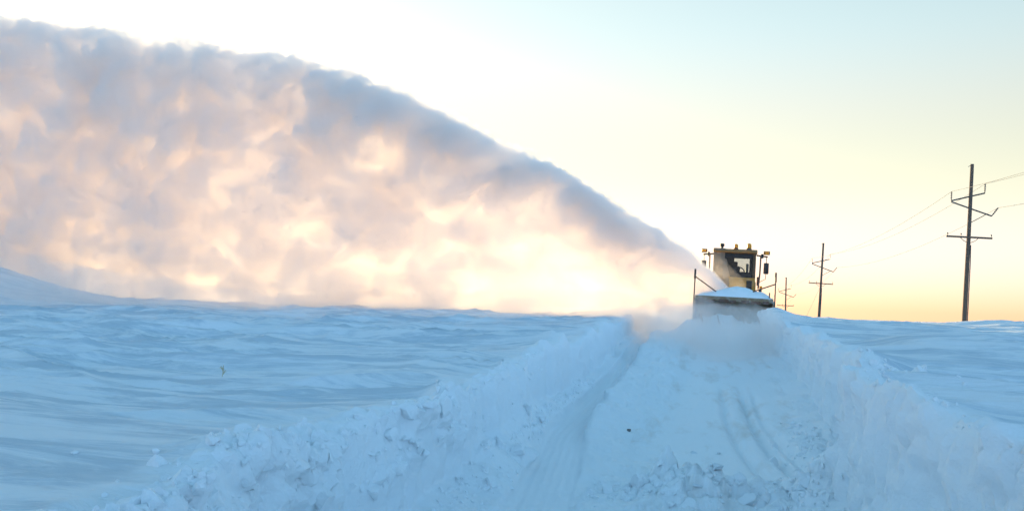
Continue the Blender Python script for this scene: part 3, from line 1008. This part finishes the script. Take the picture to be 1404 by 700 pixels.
# mirrors, side posts and work lights on both sides
for sx in (-1, 1):
    e = CX + sx * (CW + 0.02)
    mb = MB().tube([(e, 2.95, 3.28), (e + sx * 0.40, 2.86, 3.24)], 0.03, 8)
    mb.tube([(e + sx * 0.20, 2.90, 3.34), (e + sx * 0.20, 2.90, 3.18)], 0.05, 8)
    mb.build('mirror_arm', M['black'], cb, smooth=True)
    MB().tube([(e + sx * 0.15, 2.9, 3.28), (e + sx * 0.14, 2.9, 2.6), (e + sx * 0.10, 2.92, 2.02)], 0.03, 8).build('grab_rail', M['rust'], cb, smooth=True)
    MB().box((e + sx * 0.08, 2.88, 2.30), (0.09, 0.09, 0.34), bev=0.02).build('rail_bracket', M['rust'], cb)
    MB().box((e + sx * 0.36, 2.86, 2.80), (0.19, 0.08, 0.42), rot=(0, 0, sx * R(-12)), bev=0.03).build('mirror', M['black'], cb, smooth=True)
    MB().tube([(e + sx * 0.36, 2.87, 3.24), (e + sx * 0.36, 2.87, 2.98)], 0.014, 6).build('mirror_stalk', M['black'], cb, smooth=True)
    MB().tube([(e + sx * 0.36, 2.87, 2.60), (e + sx * 0.35, 2.88, 2.40), (e + sx * 0.14, 2.9, 2.28)], 0.012, 6).build('mirror_stay', M['black'], cb, smooth=True)
    MB().box((e + sx * 0.36, 2.78, 3.38), (0.22, 0.12, 0.14), rot=(0, 0, sx * R(-15)), bev=0.02).build('work_light', M['black'], cb, smooth=True)
    MB().box((e + sx * 0.36, 2.70, 3.38), (0.17, 0.03, 0.10), rot=(0, 0, sx * R(-15)), bev=0.01).build('work_light_lens', M['amber'], cb)
    MB().tube([(e + sx * 0.18, 2.72, 1.95), (e + sx * 0.18, 2.60, 1.95)], 0.06, 12).build('headlight', M['black'], cb, smooth=True)
    MB().box((e + sx * 0.20, 2.70, 2.06), (0.10, 0.08, 0.14), bev=0.015).build('marker_lamp', M['amber'], cb)


# caked snow on the near side of the windscreen: lies on the cab, so a thing of its own
def lumpy_sheet(name, x0, x1, z0, z1, y, mat, keep, seed):
    nx_, nz_ = 46, 46
    X, Z = np.meshgrid(np.linspace(x0, x1, nx_), np.linspace(z0, z1, nz_), indexing='ij')
    k = keep(X, Z) + 0.30 * fbm(X / 0.3, Z / 0.3, 0.3, 4, seed)
    th = 0.11 * np.clip(k * 3, 0, 1) * (0.6 + 0.9 * billow(X / 0.18, Z / 0.18, 0.5, 4, seed + 4))
    I = np.arange(nx_ * nz_).reshape(nx_, nz_)
    q = np.stack([I[:-1, :-1], I[1:, :-1], I[1:, 1:], I[:-1, 1:]], -1)
    okq = (k[:-1, :-1] > 0) & (k[1:, :-1] > 0) & (k[1:, 1:] > 0) & (k[:-1, 1:] > 0)
    q = q[okq]
    n = nx_ * nz_
    F_ = np.stack([X, y - th, Z], -1).reshape(-1, 3)
    B_ = np.stack([X, np.full_like(X, y), Z], -1).reshape(-1, 3)
    e_cnt = {}
    for f in q:
        for a, b in zip(f, np.roll(f, -1)):
            e_cnt[(a, b)] = 1
    rimq = [(b, a, a + n, b + n) for (a, b) in e_cnt if (b, a) not in e_cnt]
    allq = np.vstack([q, q[:, ::-1] + n, np.array(rimq)])
    V = np.vstack([F_, B_])
    used, inv = np.unique(allq, return_inverse=True)
    return np_mesh(name, V[used], inv.reshape(allq.shape), mat)


cake = lumpy_sheet('caked_snow', CX - CW - 0.02, CX + 0.15, 2.0, 3.5, CF - 0.045, M['caked'],
                   lambda X, Z: 0.50 - 0.95 * np.abs((X - (CX - 0.62)) / 0.62) + 0.35 * (3.5 - Z) / 1.5 - 0.1, 701)
cake.matrix_world = Matrix.LocRotScale(loader.location, loader.rotation_euler, None)
tag(cake, 'snow crust stuck over the left side of the loader windscreen', 'snow crust')


# heap of snow on top of the blower
def heap():
    nx_, ny_ = 90, 40
    X, Yh = np.meshgrid(np.linspace(-1.30, 1.30, nx_), np.linspace(-0.16, 0.75, ny_), indexing='ij')
    ridge_ = np.interp(X, [-1.30, -1.0, -0.55, -0.15, 0.12, 0.38, 0.62, 0.95, 1.22, 1.30], [0.0, 0.10, 0.22, 0.30, 0.38, 0.32, 0.24, 0.20, 0.05, 0.0])
    acr = np.clip(1 - ((Yh - 0.32) / 0.47) ** 2, 0, 1) ** 0.7
    edge = np.clip(np.minimum((X + 1.30) / 0.12, (1.30 - X) / 0.12), 0, 1)
    Z = BT + 0.045 + (ridge_ * acr + 0.05 * fbm(X / 0.3, Yh / 0.3, 0.1, 4, 731) * acr) * edge + 0.01 * acr
    I = np.arange(nx_ * ny_).reshape(nx_, ny_)
    q = np.stack([I[:-1, :-1], I[1:, :-1], I[1:, 1:], I[:-1, 1:]], -1).reshape(-1, 4)
    n = nx_ * ny_
    T_ = np.stack([X, Yh, Z], -1).reshape(-1, 3)
    B_ = np.stack([X, Yh, np.full_like(X, BT + 0.03)], -1).reshape(-1, 3)
    rim_ = np.concatenate([I[:, 0], I[-1, 1:], I[::-1, -1][1:], I[0, ::-1][1:-1]])
    r2 = np.roll(rim_, -1)
    rq = np.stack([r2, rim_, rim_ + n, r2 + n], -1)
    return np_mesh('snow_heap', np.vstack([T_, B_]), np.vstack([q, q[:, ::-1] + n, rq]), M['lump'])


hp = heap()
hp.matrix_world = Matrix.LocRotScale(loader.location, loader.rotation_euler, None)
tag(hp, 'heap of loose blue-white snow lying on top of the blower housing', 'snow heap')

# ------------------------------------------------------------------ snow plume (airborne snow, a real volume)
def plume_top(x):
    px = np.array([0.75, 0.45, 0.1, -0.3, -0.75, -1.21, -3.12, -6.16, -8.67, -11.95, -15.37, -17.47, -19.64, -22.6, -25.66, -27.25, -30.48, -34.69, -42, -50, -58, -63])
    pz = np.array([2.95, 3.15, 3.55, 4.0, 4.4, 4.81, 5.95, 7.89, 8.97, 10.74, 12.1, 12.7, 13.4, 13.9, 14.3, 14.85, 15.35, 16.1, 16.6, 15.0, 11.0, 6.5])
    return np.interp(-x, -px, pz)


def volume_mat(name, builder):
    m, nt, out = new_mat(name)
    v = N(nt, 'ShaderNodeVolumePrincipled')
    builder(nt, v)
    nt.links.new(v.outputs[0], out.inputs['Volume'])
    return m


def math_node(nt, op, a, b=None, c=None, clamp=False):
    n = N(nt, 'ShaderNodeMath', operation=op, use_clamp=clamp)
    for i, s in enumerate((a, b, c)):
        if s is None:
            continue
        if isinstance(s, (int, float)):
            n.inputs[i].default_value = s
        else:
            nt.links.new(s, n.inputs[i])
    return n.outputs[0]


def map_range(nt, v, a, b, c=0.0, d=1.0, smooth=True):
    n = N(nt, 'ShaderNodeMapRange', interpolation_type='SMOOTHSTEP' if smooth else 'LINEAR')
    nt.links.new(v, n.inputs['Value'])
    for k, s in zip(('From Min', 'From Max', 'To Min', 'To Max'), (a, b, c, d)):
        n.inputs[k].default_value = s
    return n.outputs['Result']


PLUME_LEN = 63.0
ALBEDO = (0.995, 0.967, 0.953, 1)


def plume_density(nt, v):
    L = nt.links.new
    v.inputs['Color'].default_value = ALBEDO
    v.inputs['Anisotropy'].default_value = 0.48
    tc = N(nt, 'ShaderNodeTexCoord')
    sep = N(nt, 'ShaderNodeSeparateXYZ')
    L(tc.outputs['Object'], sep.inputs[0])
    x, z = sep.outputs['X'], sep.outputs['Z']
    t = map_range(nt, x, 0.75, -62.25, 0, 1, False)
    fc = N(nt, 'ShaderNodeFloatCurve')
    cv = fc.mapping.curves[0]
    P = [(tt, float(plume_top(0.75 - PLUME_LEN * tt))) for tt in (0, 0.005, 0.012, 0.022, 0.031, 0.06, 0.11, 0.15, 0.2, 0.256, 0.29, 0.37, 0.42, 0.5, 0.562, 0.68, 0.81, 1)]
    while len(cv.points) < len(P):
        cv.points.new(0.5, 0.5)
    for pt, (a, b) in zip(cv.points, P):
        pt.location = (a, b / 20)
        pt.handle_type = 'VECTOR'
    fc.mapping.update()
    L(t, fc.inputs['Value'])
    top = math_node(nt, 'MULTIPLY', fc.outputs[0], 20.0)
    depth = math_node(nt, 'SUBTRACT', top, z)                     # metres under the upper edge
    # billows, dragged along the arc and downwards
    mp = N(nt, 'ShaderNodeMapping')
    mp.inputs['Rotation'].default_value = (0, R(-24), 0)
    mp.inputs['Scale'].default_value = (0.52, 0.70, 0.68)
    L(tc.outputs['Object'], mp.inputs['Vector'])
    n1 = N(nt, 'ShaderNodeTexNoise', i_Scale=1.0, i_Detail=6.0, i_Roughness=0.72, i_Distortion=0.7)
    L(mp.outputs[0], n1.inputs['Vector'])
    bil = map_range(nt, n1.outputs['Fac'], 0.42, 0.585)
    n2 = N(nt, 'ShaderNodeTexNoise', i_Scale=2.6, i_Detail=6.0, i_Roughness=0.74, i_Distortion=0.8)
    mp2 = N(nt, 'ShaderNodeMapping')
    mp2.inputs['Rotation'].default_value = (0, R(-24), 0)
    mp2.inputs['Scale'].default_value = (0.55, 1.0, 1.0)
    L(tc.outputs['Object'], mp2.inputs['Vector'])
    L(mp2.outputs[0], n2.inputs['Vector'])
    rough_ = map_range(nt, t, 0.0, 0.35, 0.4, 4.4, False)
    eroded = math_node(nt, 'MULTIPLY_ADD', math_node(nt, 'SUBTRACT', n2.outputs['Fac'], 0.52), rough_, depth)
    torn = map_range(nt, eroded, -0.08, 0.22)
    band = map_range(nt, depth, 0.5, 7.0, 0.85, 0.50)
    low = math_node(nt, 'MULTIPLY', map_range(nt, z, 1.5, 5.5, 0.72, 1.0), math_node(nt, 'MAXIMUM', map_range(nt, t, 0.04, 0.20, 0.68, 1.0), map_range(nt, depth, 1.0, 2.6, 1.0, 0.0)))
    d = math_node(nt, 'MULTIPLY', band, low)
    d2 = math_node(nt, 'MULTIPLY', math_node(nt, 'MULTIPLY_ADD', bil, 1.0, 0.30), d)
    core = math_node(nt, 'MULTIPLY', map_range(nt, t, 0.02, 0.38, 1.7, 0.0), map_range(nt, depth, 0.8, 3.2, 1.0, 0.0))
    tip = math_node(nt, 'MULTIPLY', map_range(nt, t, 0.0, 0.10, 3.0, 0.0), map_range(nt, depth, 0.5, 1.5, 1.0, 0.0))
    near = math_node(nt, 'ADD', math_node(nt, 'ADD', core, tip), 1.0)                         # the packed stream just out of the chute
    d3 = math_node(nt, 'MULTIPLY', d2, near)
    L(math_node(nt, 'MULTIPLY', math_node(nt, 'MULTIPLY', d3, torn), 3.0), v.inputs['Density'])


M['plume'] = volume_mat('snow_plume_material', plume_density)


def build_plume():
    nx_, na = 620, 220
    xs = 0.75 - PLUME_LEN * np.linspace(0, 1, nx_) ** 1.15
    dist = 0.75 - xs
    top = plume_top(xs) + np.interp(0.75 - xs, [0, 3, 12, 30], [0.1, 0.2, 0.45, 0.6])
    half = np.interp(dist, [0, 2, 6, 15, 30, 45, 63], [0.5, 0.9, 1.5, 2.4, 3.0, 3.2, 2.4])
    cy = 32.6 + 0.14 * dist
    base = np.minimum(field_h(xs, cy, False), 2.6) - 0.7
    base = np.where(dist < 1.9, np.maximum(base, 2.9 - 0.6 * dist), base)
    V = np.zeros((nx_, na, 3))
    ang = np.linspace(0, 2 * math.pi, na, endpoint=False)
    ca, sa = np.cos(ang), np.sin(ang)
    # a tall rounded slab: wide foot, narrower crest
    h = 0.5 + 0.5 * np.sign(sa) * np.abs(sa) ** 0.75
    w = np.sign(ca) * np.abs(ca) ** 0.6
    for i in range(nx_):
        taper = 1.0 - 0.35 * h
        V[i, :, 0] = xs[i]
        V[i, :, 1] = cy[i] + half[i] * w * taper
        V[i, :, 2] = base[i] + (top[i] - base[i]) * h
    grow = np.interp(dist, [0, 3, 12, 30], [0.05, 0.12, 0.5, 1.0])[:, None]
    X, Y, Z = V[..., 0], V[..., 1], V[..., 2]
    b1 = billow(X / 4.2, Y / 4.2, Z / 4.2, 5, 601, 0.55) - 0.16
    b2 = billow(X / 1.7, Y / 1.7, Z / 1.7, 4, 606, 0.6) - 0.16
    fr = fbm(X / 0.8, Y / 0.8, Z / 0.8, 4, 611)
    upper = np.clip((h - 0.9) / 0.1, 0, 1)[None, :]
    dn = grow * (2.6 * b1 + 1.7 * b2 + 0.45 * fr)
    n_y, n_z = w[None, :] * np.ones_like(X), (2 * h - 1)[None, :] * np.ones_like(X)
    V[..., 1] += dn * n_y * 1.2
    V[..., 2] += dn * n_z * np.where(n_z > 0, 0.35, 0.1)
    rag = np.clip(fbm(X / 0.9, Y / 0.9, Z / 0.7, 5, 631, 0.62), -0.1, 1)          # torn upper edge
    V[..., 2] += np.interp(dist, [0, 3, 10, 30], [0.03, 0.1, 0.3, 0.5])[:, None] * rag * np.clip((h - 0.8) / 0.2, 0, 1)[None, :]
    V[..., 0] += grow * 0.5 * fbm(X / 1.5, Y / 1.5, Z / 1.5, 3, 621)
    I = np.arange(nx_ * na).reshape(nx_, na)
    J = np.roll(I, -1, axis=1)
    q = np.stack([I[:-1], I[1:], J[1:], J[:-1]], -1).reshape(-1, 4)
    verts = V.reshape(-1, 3)
    c0, c1 = V[0].mean(0), V[-1].mean(0)
    verts = np.vstack([verts, c0, c1])
    a0, a1 = len(verts) - 2, len(verts) - 1
    t0 = np.stack([I[0], J[0], np.full(na, a0)], -1)
    t1 = np.stack([J[-1], I[-1], np.full(na, a1)], -1)
    return np_mesh('snow_plume', verts, q, M['plume'], tris=np.vstack([t0, t1]))


plume = build_plume()
tag(plume, 'huge arc of blown snow thrown from the blower to the left, glowing in low sun', 'snow plume', kind='stuff')

# ------------------------------------------------------------------ spray at the chute and snow dust along the ground
def blob_mesh(name, mat, stations, na=64, seed=801, amp=0.3, sc=1.2):
    """closed tube through stations (x, y, z, half width, half height) with a billowed skin"""
    st = np.array(stations, float)
    t = np.linspace(0, 1, len(st))
    tt = np.linspace(0, 1, 70)
    P = np.stack([np.interp(tt, t, st[:, k]) for k in range(5)], -1)
    ker = np.ones(7) / 7
    for k in range(5):
        P[:, k] = np.convolve(np.pad(P[:, k], 3, mode='edge'), ker, 'valid')
    d = np.gradient(P[:, :3], axis=0)
    d /= np.linalg.norm(d, axis=1)[:, None]
    up = np.tile(np.array([0, 0, 1.0]), (len(d), 1))
    sd_ = np.cross(d, up)
    sd_ /= np.linalg.norm(sd_, axis=1)[:, None] + 1e-9
    up = np.cross(sd_, d)
    a = np.linspace(0, 2 * math.pi, na, endpoint=False)
    V = P[:, None, :3] + sd_[:, None, :] * (np.cos(a)[None, :, None] * P[:, 3][:, None, None]) + up[:, None, :] * (np.sin(a)[None, :, None] * P[:, 4][:, None, None])
    c = P[:, None, :3]
    b = 1 + amp * 2.2 * (billow(V[..., 0] / sc, V[..., 1] / sc, V[..., 2] / sc, 4, seed) - 0.16)
    V = c + (V - c) * b[..., None]
    n = len(tt)
    I = np.arange(n * na).reshape(n, na)
    J = np.roll(I, -1, axis=1)
    q = np.stack([I[:-1], J[:-1], J[1:], I[1:]], -1).reshape(-1, 4)
    verts = np.vstack([V.reshape(-1, 3), P[0, :3], P[-1, :3]])
    t0 = np.stack([J[0], I[0], np.full(na, n * na)], -1)
    t1 = np.stack([I[-1], J[-1], np.full(na, n * na + 1)], -1)
    me_o = np_mesh(name, verts, q, mat, tris=np.vstack([t0, t1]))
    bm = bmesh.new()
    bm.from_mesh(me_o.data)
    bmesh.ops.recalc_face_normals(bm, faces=bm.faces)
    if bm.calc_volume(signed=True) < 0:
        bmesh.ops.reverse_faces(bm, faces=bm.faces)
    bm.to_mesh(me_o.data)
    bm.free()
    return me_o


def mist(dens, scale, lo=0.35, hi=0.7, base=0.1, g=0.35):
    def f(nt, v):
        v.inputs['Color'].default_value = ALBEDO
        v.inputs['Anisotropy'].default_value = g
        tc = N(nt, 'ShaderNodeTexCoord')
        n1 = N(nt, 'ShaderNodeTexNoise', i_Scale=scale, i_Detail=3.0, i_Roughness=0.55)
        nt.links.new(tc.outputs['Object'], n1.inputs['Vector'])
        b = map_range(nt, n1.outputs['Fac'], lo, hi)
        nt.links.new(math_node(nt, 'MULTIPLY', math_node(nt, 'ADD', b, base), dens), v.inputs['Density'])
    return f


M['spray'] = volume_mat('snow_spray_material', mist(0.2, 1.6, base=0.2))
A = at_depth(1020, 398, 32.5)
B = at_depth(1002, 374, 33.4)
C_ = at_depth(984, 360, 34.0)
spray = blob_mesh('snow_spray', M['spray'], [(A.x - 0.15, 32.5, A.z - 0.1, 0.45, 0.30), (B.x - 0.20, 33.3, B.z - 0.05, 0.45, 0.34), (C_.x - 0.15, 33.9, C_.z, 0.36, 0.32), (C_.x - 0.6, 34.0, C_.z + 0.25, 0.2, 0.2)], amp=0.25, sc=0.7)
tag(spray, 'thin spray of snow drifting across the left side of the cab', 'snow spray', kind='stuff')

M['dust'] = volume_mat('snow_dust_material', mist(0.36, 0.6, base=0.35))
zr = float(road_h(30))
dust = blob_mesh('blowing_snow', M['dust'], [(2.2, 27.0, zr + 0.5, 2.6, 0.55), (1.0, 28.0, zr + 0.5, 3.2, 0.9), (-0.6, 29.6, zr + 0.5, 2.6, 1.0), (-2.2, 31.6, zr + 0.7, 1.6, 0.9), (-5.5, 33.4, zr + 1.0, 1.4, 0.9), (-12.0, 33.6, zr + 0.9, 1.3, 0.7), (-20.0, 34.5, zr + 0.8, 1.0, 0.5)], amp=0.45, sc=1.3, seed=811)
tag(dust, 'pale snow dust drifting low around the front of the blower', 'snow dust', kind='stuff')

M['drift'] = volume_mat('drifting_snow_material', mist(0.24, 0.25, base=0.35))
dr = blob_mesh('drifting_snow', M['drift'], [(-10.0, 33.0, 2.0, 1.0, 0.3), (-16.0, 31.0, 2.0, 1.8, 0.6), (-23, 28.5, 2.2, 2.2, 1.2), (-30, 27.0, 2.6, 2.4, 2.0), (-38, 27.0, 3.0, 2.6, 2.6), (-46, 28.0, 3.0, 2.4, 2.2)], amp=0.35, sc=3.0, seed=821)
tag(dr, 'blue mist of falling snow drifting over the field at far left', 'snow mist', kind='stuff')

# ------------------------------------------------------------------ sky and sun
SUN_EL, SUN_AZ_LEFT = R(4.2), R(37.5)     # left of the road direction
world = bpy.data.worlds.new('World')
scene.world = world
world.use_nodes = True
wn = world.node_tree
wn.nodes.clear()
wo = wn.nodes.new('ShaderNodeOutputWorld')
bg = wn.nodes.new('ShaderNodeBackground')
sky = wn.nodes.new('ShaderNodeTexSky')
sky.sky_type = 'NISHITA'
sky.sun_disc = False
sky.sun_elevation = SUN_EL
sky.sun_rotation = -SUN_AZ_LEFT
sky.altitude = 300
sky.air_density = 1.0
sky.dust_density = 0.5
sky.ozone_density = 1.3
gm = N(wn, 'ShaderNodeGamma', i_Gamma=0.6)
wn.links.new(sky.outputs[0], gm.inputs['Color'])
mul = N(wn, 'ShaderNodeMix', data_type='RGBA', blend_type='MULTIPLY')
mul.inputs['Factor'].default_value = 1.0
mul.inputs['B'].default_value = (1.85, 1.66, 1.55, 1)
wn.links.new(gm.outputs[0], mul.inputs['A'])
bg.inputs['Strength'].default_value = 0.12
# deeper, colder blue overhead than round the horizon
wtc = N(wn, 'ShaderNodeTexCoord')
wsep = N(wn, 'ShaderNodeSeparateXYZ')
wn.links.new(wtc.outputs['Generated'], wsep.inputs[0])
def tint(prev, fac, col):
    n = N(wn, 'ShaderNodeMix', data_type='RGBA', blend_type='MULTIPLY')
    n.inputs['B'].default_value = (*col, 1)
    wn.links.new(fac, n.inputs['Factor'])
    wn.links.new(prev, n.inputs['A'])
    return n.outputs['Result']


dot = N(wn, 'ShaderNodeVectorMath', operation='DOT_PRODUCT')
dot.inputs[1].default_value = (-math.sin(SUN_AZ_LEFT), math.cos(SUN_AZ_LEFT), 0)
wn.links.new(wtc.outputs['Generated'], dot.inputs[0])
c_ = mul.outputs['Result']
c_ = tint(c_, map_range(wn, wsep.outputs['Z'], 0.30, 0.16), (0.96, 0.92, 0.82))      # cream low down
c_ = tint(c_, map_range(wn, wsep.outputs['Z'], 0.20, 0.32), (0.90, 1.03, 1.03))      # pale blue-green above
c_ = tint(c_, map_range(wn, wsep.outputs['Z'], 0.33, 0.50), (0.83, 1.25, 1.50))      # mid sky
c_ = tint(c_, map_range(wn, wsep.outputs['Z'], 0.50, 0.85), (0.72, 0.72, 0.74))      # zenith
away = map_range(wn, dot.outputs['Value'], 0.54, 0.15)
lowz = map_range(wn, wsep.outputs['Z'], 0.50, 0.25)
c_ = tint(c_, math_node(wn, 'MULTIPLY', away, lowz), (0.74, 1.12, 1.85))             # blue dusk opposite the sun
c_ = tint(c_, away, (0.95, 1.03, 1.12))
c_ = tint(c_, map_range(wn, wsep.outputs['Z'], 0.15, 0.0), (0.96, 0.93, 1.65))        # warm band at the horizon
wn.links.new(c_, bg.inputs['Color'])
wn.links.new(bg.outputs[0], wo.inputs['Surface'])

sd = bpy.data.lights.new('sun', 'SUN')
sd.energy = 3.9
sd.angle = R(0.6)
sd.color = (1.0, 0.72, 0.36)
sun = bpy.data.objects.new('sun', sd)
COL.objects.link(sun)
sdir = Vector((-math.sin(SUN_AZ_LEFT) * math.cos(SUN_EL), math.cos(SUN_AZ_LEFT) * math.cos(SUN_EL), math.sin(SUN_EL)))
sun.rotation_euler = sdir.to_track_quat('Z', 'Y').to_euler()
sun.location = sdir * 200

vs = scene.view_settings
vs.view_transform = 'Standard'
vs.look = 'None'
vs.gamma = 1.0
vs.use_curve_mapping = False
vs.exposure = 1.5

cy = scene.cycles
cy.use_denoising = True
cy.denoiser = 'OPENIMAGEDENOISE'
cy.use_adaptive_sampling = True
cy.adaptive_threshold = 0.035
cy.max_bounces = 20
cy.diffuse_bounces = 3
cy.glossy_bounces = 2
cy.transmission_bounces = 4
cy.transparent_max_bounces = 12
cy.volume_bounces = 16
cy.volume_step_rate = 0.25
cy.volume_max_steps = 256
cy.sample_clamp_indirect = 8
